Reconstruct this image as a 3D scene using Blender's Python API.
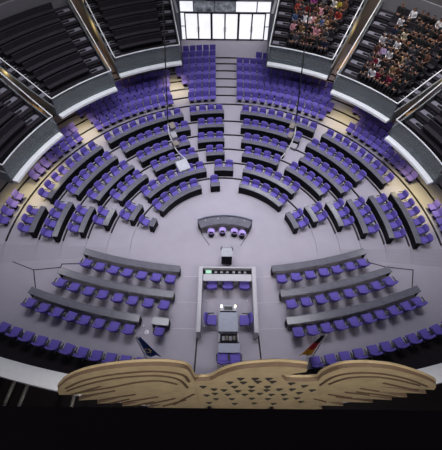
import bpy, bmesh, math, random
from math import sin, cos, pi, radians, degrees, atan2, hypot
from mathutils import Vector, Matrix

for o in list(bpy.data.objects):
    bpy.data.objects.remove(o)
S = bpy.context.scene
COL = S.collection
random.seed(7)

# ------------------------------------------------------------------ camera
cam_d = bpy.data.cameras.new('camera')
cam = bpy.data.objects.new('camera', cam_d)
COL.objects.link(cam)
PITCH = 0.9506
cam.location = (-0.1888, -13.755, 22.615)
cam.rotation_euler = (Matrix.Rotation(pi / 2 - PITCH, 4, 'X') @ Matrix.Rotation(0.0103, 4, 'Z')).to_euler()
cam_d.sensor_fit = 'HORIZONTAL'
cam_d.sensor_width = 36.0
cam_d.lens = 395.7 / 442.0 * 36.0
cam_d.shift_y = -5.75 / 442.0
cam_d.clip_start = 0.05
cam_d.clip_end = 300
S.camera = cam

# ------------------------------------------------------------------ world, lights, exposure
S.view_settings.view_transform = 'Standard'
S.view_settings.look = 'None'
S.view_settings.gamma = 1
S.view_settings.use_curve_mapping = False
S.view_settings.exposure = 0.0
W = bpy.data.worlds.new('world')
S.world = W
W.use_nodes = True
W.node_tree.nodes['Background'].inputs[0].default_value = (0.52, 0.56, 0.75, 1)
W.node_tree.nodes['Background'].inputs[1].default_value = 0.08


def area(name, loc, target, sx, sy, power, color, spread=180):
    d = bpy.data.lights.new(name, 'AREA')
    d.shape = 'RECTANGLE'
    d.size = sx
    d.size_y = sy
    d.energy = power
    d.color = color
    d.spread = radians(spread)
    o = bpy.data.objects.new(name, d)
    COL.objects.link(o)
    o.location = loc
    o.rotation_euler = (Vector(target) - Vector(loc)).to_track_quat('-Z', 'Y').to_euler()
    return o


# glass dome overhead: daylight from above, concentrated on the middle of the floor
area('dome_daylight', (0.2, 5.2, 31), (0.2, 5.2, 0), 24, 9, 1530, (0.93, 0.94, 1.0), 60)
area('dome_core', (0.2, 1.5, 30), (0.2, 1.5, 0), 8, 8, 130, (0.95, 0.94, 1.0), 180)
# upper ring of clerestory windows behind the visitors' galleries
for a_, s_ in ((-64, 2.2), (-56, 2.2), (-39, 2.2), (12, 2.2), (20, 2.2), (33, 2.2), (39, 2.2), (57, 2.2)):
    area('clerestory_light', (23.2 * sin(radians(a_)), 23.2 * cos(radians(a_)), 22), (0, 0, 1), s_, 1.6, 150, (0.95, 0.96, 1.0), 150)
# added fill lamps above the visitors' galleries, brightening the crowd
for a_, p_ in ((-43, 60), (-22, 60), (21, 190), (43, 190), (66, 120), (-66, 60)):
    area('gallery_fill', (19.5 * sin(radians(a_)), 19.5 * cos(radians(a_)), 17), (20.5 * sin(radians(a_)), 20.5 * cos(radians(a_)), 5), 5, 3, p_, (1.0, 0.96, 0.92), 80)
# unseen fill lamps added to brighten the eagle's back
for x_ in (-9, 9.5):
    area('eagle_fill', (x_, -17.5, 23), (0.4, -11.2, 11.5), 3, 3, 330, (1.0, 0.95, 0.88), 70)
# warm lamps under the lip of the galleries
for a_, r_ in ((-47, 15.2), (-15, 16.6), (39, 15.4), (-76, 14.4), (-66, 14.0), (68, 14.0), (77, 14.3)):
    d = bpy.data.lights.new('soffit_lamp', 'SPOT')
    d.energy = 260
    d.color = (1.0, 0.88, 0.42)
    d.spot_size = radians(100)
    d.spot_blend = 0.9
    d.shadow_soft_size = 0.3
    o = bpy.data.objects.new('soffit_lamp', d)
    COL.objects.link(o)
    o.location = ((r_) * sin(radians(a_)), r_ * cos(radians(a_)), 2.75)
    o.rotation_euler = (0, 0, 0)


# ------------------------------------------------------------------ materials
def lin(h):
    h = h.lstrip('#')
    v = [int(h[i:i + 2], 16) / 255 for i in (0, 2, 4)]
    return tuple(c / 12.92 if c <= .04045 else ((c + .055) / 1.055) ** 2.4 for c in v)


def mat(name, hexc, rough=0.6, metal=0.0, noise=0.12, scale=6.0, emit=0, bump=0.0, spec=0.5):
    m = bpy.data.materials.new(name)
    m.use_nodes = True
    nt = m.node_tree
    b = nt.nodes['Principled BSDF']
    b.inputs['Roughness'].default_value = rough
    b.inputs['Metallic'].default_value = metal
    b.inputs['Specular IOR Level'].default_value = spec
    c = lin(hexc)
    tc = nt.nodes.new('ShaderNodeTexCoord')
    n = nt.nodes.new('ShaderNodeTexNoise')
    n.inputs['Scale'].default_value = scale
    n.inputs['Detail'].default_value = 4
    nt.links.new(tc.outputs['Object'], n.inputs['Vector'])
    r = nt.nodes.new('ShaderNodeValToRGB')
    r.color_ramp.elements[0].color = (*[x * (1 - noise) for x in c], 1)
    r.color_ramp.elements[1].color = (*[min(1, x * (1 + noise)) for x in c], 1)
    r.color_ramp.elements[0].position = 0.3
    r.color_ramp.elements[1].position = 0.7
    nt.links.new(n.outputs['Fac'], r.inputs[0])
    nt.links.new(r.outputs[0], b.inputs['Base Color'])
    if emit:
        nt.links.new(r.outputs[0], b.inputs['Emission Color'])
        b.inputs['Emission Strength'].default_value = emit
    if bump:
        bp = nt.nodes.new('ShaderNodeBump')
        bp.inputs['Strength'].default_value = bump
        nt.links.new(n.outputs['Fac'], bp.inputs['Height'])
        nt.links.new(bp.outputs[0], b.inputs['Normal'])
    return m


def glass_mat(name, tint, alpha):
    m = bpy.data.materials.new(name)
    m.use_nodes = True
    nt = m.node_tree
    nt.nodes.remove(nt.nodes['Principled BSDF'])
    t = nt.nodes.new('ShaderNodeBsdfTransparent')
    t.inputs[0].default_value = (*tint, 1)
    g = nt.nodes.new('ShaderNodeBsdfGlossy')
    g.inputs['Roughness'].default_value = 0.08
    df = nt.nodes.new('ShaderNodeBsdfDiffuse')
    df.inputs[0].default_value = (0.5, 0.54, 0.55, 1)
    x0 = nt.nodes.new('ShaderNodeMixShader')
    x0.inputs[0].default_value = 0.9
    nt.links.new(g.outputs[0], x0.inputs[1])
    nt.links.new(df.outputs[0], x0.inputs[2])
    x = nt.nodes.new('ShaderNodeMixShader')
    x.inputs[0].default_value = alpha
    nt.links.new(t.outputs[0], x.inputs[1])
    nt.links.new(x0.outputs[0], x.inputs[2])
    nt.links.new(x.outputs[0], nt.nodes['Material Output'].inputs[0])
    return m


def object_color_mat(name, rough=0.8):
    m = bpy.data.materials.new(name)
    m.use_nodes = True
    nt = m.node_tree
    oi = nt.nodes.new('ShaderNodeObjectInfo')
    nt.links.new(oi.outputs['Color'], nt.nodes['Principled BSDF'].inputs['Base Color'])
    nt.nodes['Principled BSDF'].inputs['Roughness'].default_value = rough
    return m


M = dict(
    carpet=mat('grey_carpet', '#aaa4b2', 0.95, noise=0.03, scale=1.0, bump=0.03, spec=0.2),
    nosing=mat('dark_nosing', '#17151b', 0.7),
    joint=mat('floor_joint', '#c2bec8', 0.7),
    darkfloor=mat('dark_floor_strip', '#2b272c', 0.95, spec=0.1),
    seat=mat('violet_blue_fabric', '#6b5db6', 0.85, noise=0.10, scale=14, spec=0.25),
    lilac=mat('lilac_fabric', '#b49be6', 0.8, noise=0.08, spec=0.3),
    chrome=mat('steel', '#9a9aa2', 0.3, 0.9, noise=0.05),
    black=mat('black_plastic', '#16151a', 0.5),
    desk=mat('grey_desk_laminate', '#6c6b78', 0.20, noise=0.12, scale=3, spec=0.6),
    deskfront=mat('near_black_panel', '#100f17', 0.6, noise=0.2, spec=0.12),
    deskedge=mat('desk_edge', '#8b8994', 0.5),
    white=mat('white_paint', '#b9b6c0', 0.5, noise=0.04),
    whitemetal=mat('white_metal', '#f4f5fb', 0.4, noise=0.03),
    grey=mat('grey_paint', '#8a8890', 0.6, noise=0.06),
    lightgrey=mat('light_grey_laminate', '#9fa0ae', 0.45, noise=0.05),
    tablegrey=mat('table_blue_grey', '#8b90a6', 0.4, noise=0.06),
    fascia=mat('fascia_grey', '#5d646a', 0.4, noise=0.06),
    deck=mat('gallery_carpet', '#2c292f', 0.9, noise=0.12, spec=0.1),
    tread=mat('stair_tread', '#7c7a88', 0.8, noise=0.1, spec=0.2),
    bench=mat('black_upholstery', '#2c2830', 0.75, noise=0.2, scale=4, spec=0.25),
    benchlight=mat('grey_backrest', '#35323a', 0.7, noise=0.1, spec=0.25),
    wood=mat('warm_wood', '#a87a3c', 0.5, noise=0.25, scale=5),
    eagle=mat('bronze_tan_metal', '#978669', 0.5, 0.0, noise=0.14, scale=2.5, spec=0.4),
    eaglerim=mat('bronze_brown', '#5c4a3a', 0.55, noise=0.1),
    groove=mat('groove_brown', '#3d2c1d', 0.8),
    hole=mat('hole_black', '#17100b', 0.9),
    ledge=mat('black_ledge', '#1c181d', 0.95, noise=0.05, spec=0.0),
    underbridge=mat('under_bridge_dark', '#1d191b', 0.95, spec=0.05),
    strut=mat('dull_steel', '#6a6462', 0.5, 0.3),
    pipe=mat('pale_pipe', '#a9a8ad', 0.5),
    glass=glass_mat('clear_glass', (0.9, 0.94, 0.94), 0.28),
    doorglass=mat('frosted_daylit_glass', '#f1f1f6', 0.4, noise=0.05, scale=1.5, emit=1.0),
    darkglass=mat('dark_reflection_glass', '#8a8f96', 0.2, noise=0.75, scale=2.2, emit=0.35),  # dark reflections painted into the pane colour
    frame=mat('dark_door_frame', '#2c2a30', 0.5),
    wall=mat('wall_concrete', '#8f8c92', 0.85, noise=0.06),
    darkred=mat('dark_red_panel', '#3a1420', 0.7),
    gold=mat('flag_gold', '#e0a21a', 0.8),
    red=mat('flag_red', '#b81c28', 0.8),
    flagblack=mat('flag_black', '#0d0c10', 0.8),
    flagblue=mat('flag_blue', '#173a86', 0.8),
    star=mat('flag_star_yellow', '#e8c83a', 0.7),
    skin=mat('skin', '#946a56', 0.6, noise=0.05),
    trousers=mat('dark_trousers', '#1e1d26', 0.9),
    shoe=mat('black_shoe', '#0e0d0f', 0.5),
    shirt=object_color_mat('dyed_cloth'),
    hair=object_color_mat('hair_colour', 0.6),
    paper=mat('white_paper', '#f2f2f2', 0.7, noise=0.02),
    beige=mat('speaker_beige', '#6b625d', 0.6),
    greenscreen=mat('pale_green_screen', '#a8dcc0', 0.3, emit=0.3),
    lamp=mat('lit_lamp', '#fff4dc', 0.4, emit=2.5),
)


# ------------------------------------------------------------------ mesh helpers
def obj(name, bm, mats, parent=None, smooth=False):
    me = bpy.data.meshes.new(name)
    bm.normal_update()
    bm.to_mesh(me)
    bm.free()
    for m in (mats if isinstance(mats, (list, tuple)) else [mats]):
        me.materials.append(m)
    if smooth:
        for p in me.polygons:
            p.use_smooth = True
    o = bpy.data.objects.new(name, me)
    COL.objects.link(o)
    if parent:
        o.parent = parent
    return o


def tag(o, label, cat, group=None, kind=None):
    o['label'] = label
    o['category'] = cat
    if group:
        o['group'] = group
    if kind:
        o['kind'] = kind
    return o


def thing(name, label, cat, loc=(0, 0, 0), rz=0, group=None):
    o = bpy.data.objects.new(name, None)
    COL.objects.link(o)
    o.empty_display_size = 0.1
    o.location = loc
    o.rotation_euler = (0, 0, rz)
    return tag(o, label, cat, group)


def struct(name, bm, mats, smooth=False):
    o = obj(name, bm, mats, None, smooth)
    o['kind'] = 'structure'
    return o


def dup(root, loc, rz, label, group):
    r = root.copy()
    COL.objects.link(r)
    r.location = loc
    r.rotation_euler = (0, 0, rz)
    r['label'] = label
    r['group'] = group
    for ch in list(root.children):
        c = ch.copy()
        COL.objects.link(c)
        c.parent = r
        for g in list(ch.children):
            d = g.copy()
            COL.objects.link(d)
            d.parent = c
    return r


def NB():
    return bmesh.new()


def box(bm, c, s, bevel=0.0, rot=None, mi=0, seg=2):
    r = bmesh.ops.create_cube(bm, size=1.0)
    vs = r['verts']
    for v in vs:
        v.co = Vector((v.co.x * s[0], v.co.y * s[1], v.co.z * s[2]))
    fs = list({f for v in vs for f in v.link_faces})
    for f in fs:
        f.material_index = mi
    if bevel:
        es = list({e for v in vs for e in v.link_edges})
        rr = bmesh.ops.bevel(bm, geom=es, offset=bevel, segments=seg, affect='EDGES', profile=0.6)
        vs = list({v for f in rr['faces'] for v in f.verts} | {v for v in vs if v.is_valid})
        for f in {f for v in vs for f in v.link_faces}:
            f.material_index = mi
    for v in vs:
        if rot:
            v.co = rot @ v.co
        v.co += Vector(c)
    return vs


def tube(bm, pts, rad, n=8, mi=0, cap=True):
    pts = [Vector(p) for p in pts]
    rings = []
    for i, p in enumerate(pts):
        a = pts[max(0, i - 1)]
        b = pts[min(len(pts) - 1, i + 1)]
        t = (b - a).normalized()
        u = t.cross(Vector((0, 0, 1)))
        if u.length < 1e-3:
            u = t.cross(Vector((0, 1, 0)))
        u.normalize()
        w = t.cross(u)
        rr = rad[i] if isinstance(rad, (list, tuple)) else rad
        rings.append([bm.verts.new(p + (u * cos(2 * pi * k / n) + w * sin(2 * pi * k / n)) * rr) for k in range(n)])
    for i in range(len(rings) - 1):
        for k in range(n):
            f = bm.faces.new((rings[i][k], rings[i][(k + 1) % n], rings[i + 1][(k + 1) % n], rings[i + 1][k]))
            f.material_index = mi
    if cap:
        for q in (rings[0][::-1], rings[-1]):
            f = bm.faces.new(q)
            f.material_index = mi
    return bm


def lathe(bm, prof, n=20, mi=0, c=(0, 0, 0)):
    rings = []
    for r, z in prof:
        rings.append([bm.verts.new((c[0] + r * cos(2 * pi * k / n), c[1] + r * sin(2 * pi * k / n), c[2] + z)) for k in range(n)])
    for i in range(len(rings) - 1):
        for k in range(n):
            f = bm.faces.new((rings[i][k], rings[i][(k + 1) % n], rings[i + 1][(k + 1) % n], rings[i + 1][k]))
            f.material_index = mi
    for q in (rings[0][::-1], rings[-1]):
        f = bm.faces.new(q)
        f.material_index = mi
    return bm


def sweep(bm, sections, mi=0, closed_ends=True):
    """sections: list of equal-length point loops; skins them into a closed solid."""
    rs = [[bm.verts.new(p) for p in s] for s in sections]
    n = len(rs[0])
    for i in range(len(rs) - 1):
        for k in range(n):
            f = bm.faces.new((rs[i][k], rs[i + 1][k], rs[i + 1][(k + 1) % n], rs[i][(k + 1) % n]))
            f.material_index = mi
    if closed_ends:
        for q in (rs[0], rs[-1][::-1]):
            f = bm.faces.new(q)
            f.material_index = mi
    bmesh.ops.recalc_face_normals(bm, faces=bm.faces)
    return bm


def P(r, a, z=0.0, c=(0, 0)):
    """polar point: angle in degrees clockwise from +Y (towards the glass doors)"""
    a = radians(a)
    return Vector((c[0] + r * sin(a), c[1] + r * cos(a), z))


def arc(bm, r0, r1, a0, a1, z0, z1, c=(0, 0), org=(0, 0, 0), mi=0, step=2.0):
    """curved slab between radii r0..r1, angles a0..a1 and heights z0..z1"""
    n = max(1, int(abs(a1 - a0) / step + 0.99))
    secs = []
    for i in range(n + 1):
        a = a0 + (a1 - a0) * i / n
        secs.append([P(r, a, z, c) - Vector(org) for r, z in ((r0, z0), (r1, z0), (r1, z1), (r0, z1))])
    return sweep(bm, secs, mi)


def arc_prof(bm, prof, a0, a1, c=(0, 0), org=(0, 0, 0), mi=0, step=2.0):
    n = max(1, int(abs(a1 - a0) / step + 0.99))
    secs = []
    for i in range(n + 1):
        a = a0 + (a1 - a0) * i / n
        secs.append([P(r, a, z, c) - Vector(org) for r, z in prof])
    return sweep(bm, secs, mi)


ORD = ['first', 'second', 'third', 'fourth', 'fifth', 'sixth', 'seventh', 'eighth', 'ninth', 'tenth', 'eleventh', 'twelfth',
       'thirteenth', 'fourteenth', 'fifteenth', 'sixteenth']

# ------------------------------------------------------------------ floor
RING = dict(zip('ABCDEF', (5.80, 7.231, 8.746, 10.146, 11.716, 13.30)))
TRIB = dict(zip('GHIJKLM', (14.80, 15.90, 17.0, 18.1, 19.2, 20.2, 21.05)))
RISE = 0.08


def fz(i):
    return RISE * i


EDGES = []
for i, k in enumerate('ABCDEF'):
    if i:
        EDGES.append((RING[k] - 1.02, fz(i)))
for i, k in enumerate('GHIJKLM'):
    EDGES.append((TRIB[k] - 0.42, fz(i + 6)))

rads = [0.0]
for e, z in EDGES:
    rads += [e, e + 0.005]
rads += [24.5, 34.0]


def floor_height(r, ab):
    z = 0.0
    for e, ez in EDGES:
        if r >= e + 0.004:
            z = ez
    f = 1.0 if ab <= 90.5 else max(0.0, 1 - (ab - 90.5) / 4.5)
    return z * f


bm = NB()
angs = [-180 + 3 * i for i in range(29)] + [-95, -94, -93, -92, -90.5] + [-87 + 3 * i for i in range(59)] + [90.5, 92, 93, 94, 95] + [99 + 3 * i for i in range(28)]
angs = sorted(set(a for a in angs if not (90.5 < abs(a) < 95 and abs(a) not in (92, 93, 94))))
grid = []
c0 = bm.verts.new((0, 0, 0))
for a in angs[:-1] if angs[-1] >= 180 else angs:
    grid.append([bm.verts.new(P(r, a, floor_height(r, abs(a)))) for r in rads[1:]])
n = len(grid)
for i in range(n):
    A, B = grid[i], grid[(i + 1) % n]
    bm.faces.new((c0, B[0], A[0]))
    for j in range(len(A) - 1):
        bm.faces.new((A[j], B[j], B[j + 1], A[j + 1]))
bmesh.ops.recalc_face_normals(bm, faces=bm.faces)
struct('floor', bm, M['carpet'])

tn = [0]


def trim(bm, m):
    tn[0] += 1
    return struct('trim_%d' % tn[0], bm, m)


NLIM = [(-74, 74), (-82, 81), (-86.5, 86), (-88.5, 88.5), (-88.5, 89.5), (-89.5, 89.5)] + [(-89.5, 89.5)] * 6
for e, z in EDGES:
    bm = NB()
    lo, hi = NLIM[EDGES.index((e, z))]
    arc(bm, e - 0.05, e + 0.035, lo, hi, z - RISE + 0.002, z + 0.012)
    trim(bm, M['nosing'])


def strip(pts, w, z, m, h=0.012):
    bm = NB()
    for p, q in zip(pts[:-1], pts[1:]):
        p = Vector((p[0], p[1], 0))
        q = Vector((q[0], q[1], 0))
        d = (q - p)
        L = d.length
        rot = Matrix.Rotation(atan2(d.y, d.x), 3, 'Z')
        box(bm, ((p.x + q.x) / 2, (p.y + q.y) / 2, z + h / 2), (L + w, w, h), rot=rot)
    return trim(bm, m)


# platform edges of the side benches and pale joints in the carpet
strip([(-8.9, -1.25), (-10.46, -1.30), (-10.5, -1.55), (-12.17, -1.75), (-11.67, -3.08)], 0.06, 0.0, M['nosing'])
strip([(9.2, -0.85), (10.51, -1.27), (12.24, -1.47), (11.79, -2.88)], 0.06, 0.0, M['nosing'])
strip([(-12.17, -1.75), (-15.2, -0.6)], 0.05, 0.0, M['nosing'])
for y, xl, xr in ((-2.1, -2.72, 3.05), (-3.85, -2.98, 3.40), (-5.5, -3.1, 3.55)):
    strip([(xl, y), (-1.5, y - 0.02)], 0.035, 0.0, M['joint'])
    strip([(2.0, y - 0.02), (xr, y + 0.06)], 0.035, 0.0, M['joint'])
strip([(-1.5, -5.9), (-1.58, -8.2)], 0.09, 0.0, M['nosing'])
strip([(2.05, -5.9), (2.2, -8.2)], 0.09, 0.0, M['nosing'])
bm = NB()
arc(bm, 35.98, 40.5, 180 - 30, 180 + 30, 0.0, 0.012, c=(-0.32, 27.87))  # floor strip, darker than the floor around it
trim(bm, M['darkfloor'])


# ------------------------------------------------------------------ chairs
def swivel_chair(label):
    t = thing('swivel_chair', label, 'chair')
    bm = NB()
    box(bm, (0, -0.03, 0.455), (0.53, 0.50, 0.10), 0.04)
    obj('seat', bm, M['seat'], t, True)
    bm = NB()
    secs = []
    for z, y, w, th in ((0.47, 0.20, 0.46, 0.09), (0.56, 0.215, 0.52, 0.10), (0.72, 0.24, 0.55, 0.10), (0.82, 0.27, 0.54, 0.09), (0.875, 0.29, 0.46, 0.06)):
        s = []
        for x in (-0.5, -0.25, 0, 0.25, 0.5):
            s.append((x * w, y - th / 2 - 0.22 * x * x + 0.03, z))
        for x in (0.5, 0.25, 0, -0.25, -0.5):
            s.append((x * w, y + th / 2 - 0.22 * x * x + 0.03, z))
        secs.append(s)
    sweep(bm, secs)
    obj('backrest', bm, M['seat'], t, True)
    for s in (-1, 1):
        bm = NB()
        box(bm, (s * 0.295, 0.0, 0.63), (0.05, 0.32, 0.04), 0.015)
        tube(bm, [(s * 0.295, 0.09, 0.63), (s * 0.29, 0.08, 0.5), (s * 0.2, 0.05, 0.41)], 0.016, 6)
        obj('armrest', bm, M['black'], t)
    bm = NB()
    lathe(bm, [(0.035, 0.05), (0.03, 0.20), (0.026, 0.38), (0.14, 0.405)], 10)
    for k in range(5):
        a = 2 * pi * k / 5 + 0.3
        tube(bm, [(0, 0, 0.09), (0.15 * cos(a), 0.15 * sin(a), 0.06), (0.27 * cos(a), 0.27 * sin(a), 0.025)], [0.03, 0.024, 0.02], 6)
    obj('pedestal', bm, M['chrome'], t)
    return t


def tribune_seat(label):
    t = thing('tribune_seat', label, 'seat')
    bm = NB()
    rot = Matrix.Rotation(radians(6), 3, 'X')
    box(bm, (0, -0.10, 0.44), (0.53, 0.42, 0.09), 0.035, rot)
    obj('seat_cushion', bm, M['seat'], t, True)
    bm = NB()
    rot = Matrix.Rotation(radians(-14), 3, 'X')
    box(bm, (0, 0.17, 0.68), (0.55, 0.08, 0.50), 0.035, rot)
    obj('backrest', bm, M['seat'], t, True)
    bm = NB()
    box(bm, (0, 0.02, 0.20), (0.08, 0.16, 0.40), 0.01)
    box(bm, (0, 0.02, 0.012), (0.34, 0.26, 0.024), 0.005)
    obj('pedestal', bm, M['black'], t)
    return t


proto = {}


def put(kind, maker, loc, rz, label, group, sc=1.0):
    if kind not in proto:
        o = maker(label)
        o.location = loc
        o.rotation_euler = (0, 0, rz)
        o['group'] = group
        proto[kind] = o
        return o
    r = dup(proto[kind], loc, rz, label, group)
    r.scale = (sc, sc, sc)
    return r


def curved_desk(label, group, R0, R1, a0, a1, z, c=(0, 0), h=0.74, paper=None):
    """desk on an arc; the speaker-facing front panel stands on the R0 side"""
    am = (a0 + a1) / 2
    o = P((R0 + R1) / 2, am, z, c)
    t = thing('curved_desk', label, 'desk', o, 0, group)
    st = 1.5 if R0 < 20 else 0.6
    bm = NB()
    arc(bm, R0, R1, a0, a1, z + h - 0.045, z + h, c, o, 0, st)
    obj('desk_top', bm, M['desk'], t)
    bm = NB()
    arc(bm, R0 + 0.02, R0 + 0.06, a0, a1, z + 0.02, z + h - 0.046, c, o, 0, st)
    obj('front_panel', bm, M['deskfront'], t)
    da = degrees(0.04 / R0)
    for s, a in ((1, a0), (-1, a1)):
        bm = NB()
        arc(bm, R0 + 0.061, R1 - 0.04, a, a + s * da, z, z + h - 0.046, c, o, 0, 9)
        obj('end_panel', bm, M['deskfront'], t)
    bm = NB()
    arc(bm, R0 - 0.015, R0 + 0.0, a0, a1, z + h - 0.05, z + h + 0.02, c, o, 0, st)
    obj('edge_strip', bm, M['deskedge'], t)
    return t


ROWN = dict(zip('ABCDEF', ('innermost', 'second', 'third', 'fourth', 'fifth', 'outermost')))
BLOCK = dict(FL='lowest wedge, blue-flag side', L='outer wedge, blue-flag side', CL='inner wedge, blue-flag side',
             ML='narrow wedge beside hanging speakers, blue-flag side', MC='middle wedge facing the presidium',
             CR='inner wedge, tricolour side', R='outer wedge, tricolour side', FR='lowest wedge, tricolour side')
DEP = {
    'A': [('FL', -71.7, -71.7, 1), ('CL', -55.6, -23, 5), ('MC', -7.2, -7.2, 1), ('CR', 16.5, 48, 5), ('FR', 64, 72, 2)],
    'B': [('FL', -71.8, -65.6, 2), ('CL', -52.3, -14.9, 7), ('MC', -3.3, 3, 2), ('CR', 15.7, 46.7, 6), ('FR', 65.1, 71.5, 2)],
    'C': [('FL', -78.9, -73.7, 2), ('L', -62.9, -47.6, 4), ('CL', -37.2, -27.4, 3), ('ML', -21.5, -16.9, 2), ('MC', -7.3, -2.3, 2), ('CR', 12.5, 27.7, 4), ('R', 37.7, 57.4, 5), ('FR', 67.7, 77.9, 3)],
    'D': [('FL', -84.4, -75.8, 3), ('L', -67.5, -48.3, 5), ('CL', -39.5, -27.5, 4), ('ML', -22.7, -18.8, 2), ('MC', -10.5, -2.1, 3), ('CR', 10.5, 27.4, 5), ('R', 39.9, 61.6, 6), ('FR', 70.3, 83.4, 4)],
    'E': [('FL', -87.3, -76.2, 4), ('L', -68.6, -49.7, 6), ('CL', -41.9, -23.7, 6), ('ML', -19.9, -16.4, 2), ('MC', -9.2, -2, 3), ('CR', 9, 30.4, 7), ('R', 37.8, 60, 7), ('FR', 71.7, 86.5, 5)],
    'F': [('FL', -86.4, -80.1, 3), ('L', -73.2, -50.1, 8), ('CL', -43.7, -17.3, 9), ('MC', -11.3, -1.8, 4), ('CR', 7.8, 33.1, 9), ('R', 39.8, 65.2, 9), ('FR', 72.7, 88.9, 6)],
}
for i, k in enumerate('ABCDEF'):
    r = RING[k]
    z = fz(i)
    for blk, a0, a1, n in DEP[k]:
        hp = degrees(0.40 / r)
        d0, d1 = a0 - hp, a1 + hp
        curved_desk('grey topped curved desk, %s row, %s' % (ROWN[k], BLOCK[blk]), 'curved desks of the plenary wedges', r - 0.92, r - 0.57, d0, d1, z)
        side = blk in ('FL', 'L', 'CL', 'ML')
        for j in range(n):
            a = a0 if n == 1 else a0 + (a1 - a0) * j / (n - 1)
            a += random.uniform(-0.15, 0.15)
            rank = (n - 1 - j) if side else j     # counted from the end nearest the glass doors' axis
            if blk == 'MC':
                rank = n - 1 - j
            lab = 'purple chair at %s-row desk, %s, %s from centre-aisle end' % (ROWN[k], BLOCK[blk], ORD[rank])
            if n == 1:
                lab = 'single purple chair at %s-row desk, %s' % (ROWN[k], BLOCK[blk])
            lab = lab.replace(' beside hanging speakers', '').replace(' facing the presidium', '')
            put('chair', swivel_chair, P(r - 0.29 + 0.15 * min(1, max(0, (abs(a) - 35) / 30)), a, z), -radians(a) + random.uniform(-.12, .12), lab, 'purple chairs at the plenary desks')

# tribune rows behind the desks
TR = {
    'G': [('lowest wedge, blue-flag side', -84.3, -76.2, 4), ('outer wedge, blue-flag side', -68.5, -50.7, 8), ('inner wedge, blue-flag side', -43.2, -18.3, 11),
          ('wedge before glass doors', -11, -3.9, 4), ('inner wedge, tricolour side', 5.1, 33.1, 12), ('outer wedge, tricolour side', 43.3, 67.5, 11), ('lowest wedge, tricolour side', 78.3, 85.6, 4)],
    'H': [('outer wedge, blue-flag side', -60.5, -49.3, 6), ('inner wedge, blue-flag side', -42.9, -18.2, 12), ('wedge before glass doors', -10.4, -3.7, 4),
          ('inner wedge, tricolour side', 4.8, 33.7, 14), ('outer wedge, tricolour side', 44.3, 55.3, 6)],
    'I': [('inner wedge, blue-flag side', -44.1, -17.4, 14), ('wedge before glass doors', -12, -3.6, 5), ('inner wedge, tricolour side', 4.6, 31.5, 14), ('outer wedge, tricolour side', 40.3, 50.5, 6)],
    'J': [('inner wedge, blue-flag side', -34.2, -16.6, 10), ('wedge before glass doors', -13.1, -3.4, 6), ('inner wedge, tricolour side', 4.3, 32.1, 15)],
    'K': [('wedge before glass doors', -12.5, -3.3, 6), ('inner wedge, tricolour side', 4.1, 11.4, 5)],
    'L': [('wedge before glass doors', -12.1, -3.2, 6), ('inner wedge, tricolour side', 9, 10.8, 2)],
    'M': [('wedge before glass doors', -11.6, -3.1, 6)],
}
for i, k in enumerate('GHIJKLM'):
    r = TRIB[k]
    z = fz(i + 6)
    for blk, a0, a1, n in TR[k]:
        for j in range(n):
            a = a0 + (a1 - a0) * j / (n - 1)
            rank = (n - 1 - j) if a0 < 0 else j
            lab = 'purple tribune seat, %s row behind desks, %s, %s from centre aisle' % (ORD[i], blk, ORD[rank])
            put('seat', tribune_seat, P(r, a, z), -radians(a), lab, 'purple tribune seats behind the desks')

# side benches of government and federal council, concentric arcs facing the plenary
FRONT = {
    1: ((-0.26, 26.95), 29.60, [(-8.63, -3.36 - 0.75, 7), (3.72, 8.83, 7)]),
}


def front_row(c, R, x0, x1, n, rowname, sidename, desk=True, extra=''):
    """chairs evenly along the arc between x0 and x1 (x measured at the chairs)"""
    cx, cy = c
    t0 = degrees(atan2(x0 - cx, -math.sqrt(R * R - (x0 - cx) ** 2)))
    t1 = degrees(atan2(x1 - cx, -math.sqrt(R * R - (x1 - cx) ** 2)))
    t0 %= 360
    t1 %= 360
    if desk:
        hp = degrees(0.50 / R) * (1 if t1 > t0 else -1)
        a0, a1 = t0 - hp, t1 + hp
        curved_desk('long dark grey bench desk, %s, %s side of the presidium' % (rowname, sidename), 'long side bench desks', R - 0.80, R - 0.38, min(a0, a1), max(a0, a1), 0, c)
    for j in range(n):
        a = t0 + (t1 - t0) * j / (n - 1) + random.uniform(-0.06, 0.06)
        p = P(R + 0.09, a, 0, c)
        d = (Vector((cx, cy, 0)) - p).normalized()
        rank = (n - 1 - j) if x0 < 0 else j
        lab = 'purple chair %s, %s, %s side, %s from the presidium end' % ('at bench desk' if desk else 'without desk', rowname, sidename, ORD[rank])
        put('chair', swivel_chair, p, atan2(d.x, -d.y) + random.uniform(-.1, .1), lab, 'purple chairs of the side benches', 1.13)


front_row((-0.26, 26.95), 29.62, -8.63, -3.27, 7, 'first row', 'blue-flag')
front_row((-0.26, 26.95), 29.62, 3.60, 8.83, 7, 'first row', 'tricolour')
front_row((-0.32, 26.54), 30.92, -9.92, -3.52, 8, 'second row', 'blue-flag')
front_row((-0.32, 26.54), 30.92, 4.01, 10.18, 8, 'second row', 'tricolour')
front_row((-0.34, 26.92), 33.02, -11.38, -5.40, 8, 'third row', 'blue-flag')
front_row((-0.34, 26.92), 33.02, 4.23, 11.62, 10, 'third row', 'tricolour')
front_row((-0.32, 27.87), 35.70, -13.3, -4.49, 12, 'rear wall row', 'blue-flag', False)
front_row((-0.32, 27.87), 35.70, 5.07, 13.0, 11, 'rear wall row', 'tricolour', False)
# the single desk beyond the third row
a = degrees(atan2(-3.62 + 0.34, -32.5)) % 360
curved_desk('small grey single desk between third bench row and the presidium', 'small single desks', 33.02 - 0.80, 33.02 - 0.36, a - 0.85, a + 0.85, 0, (-0.34, 26.92))
p = P(32.97, a, 0, (-0.34, 26.92))
put('chair', swivel_chair, p, -radians(a - 180) + pi, 'purple chair at the small single desk beside the presidium', 'purple chairs of the side benches')

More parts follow.
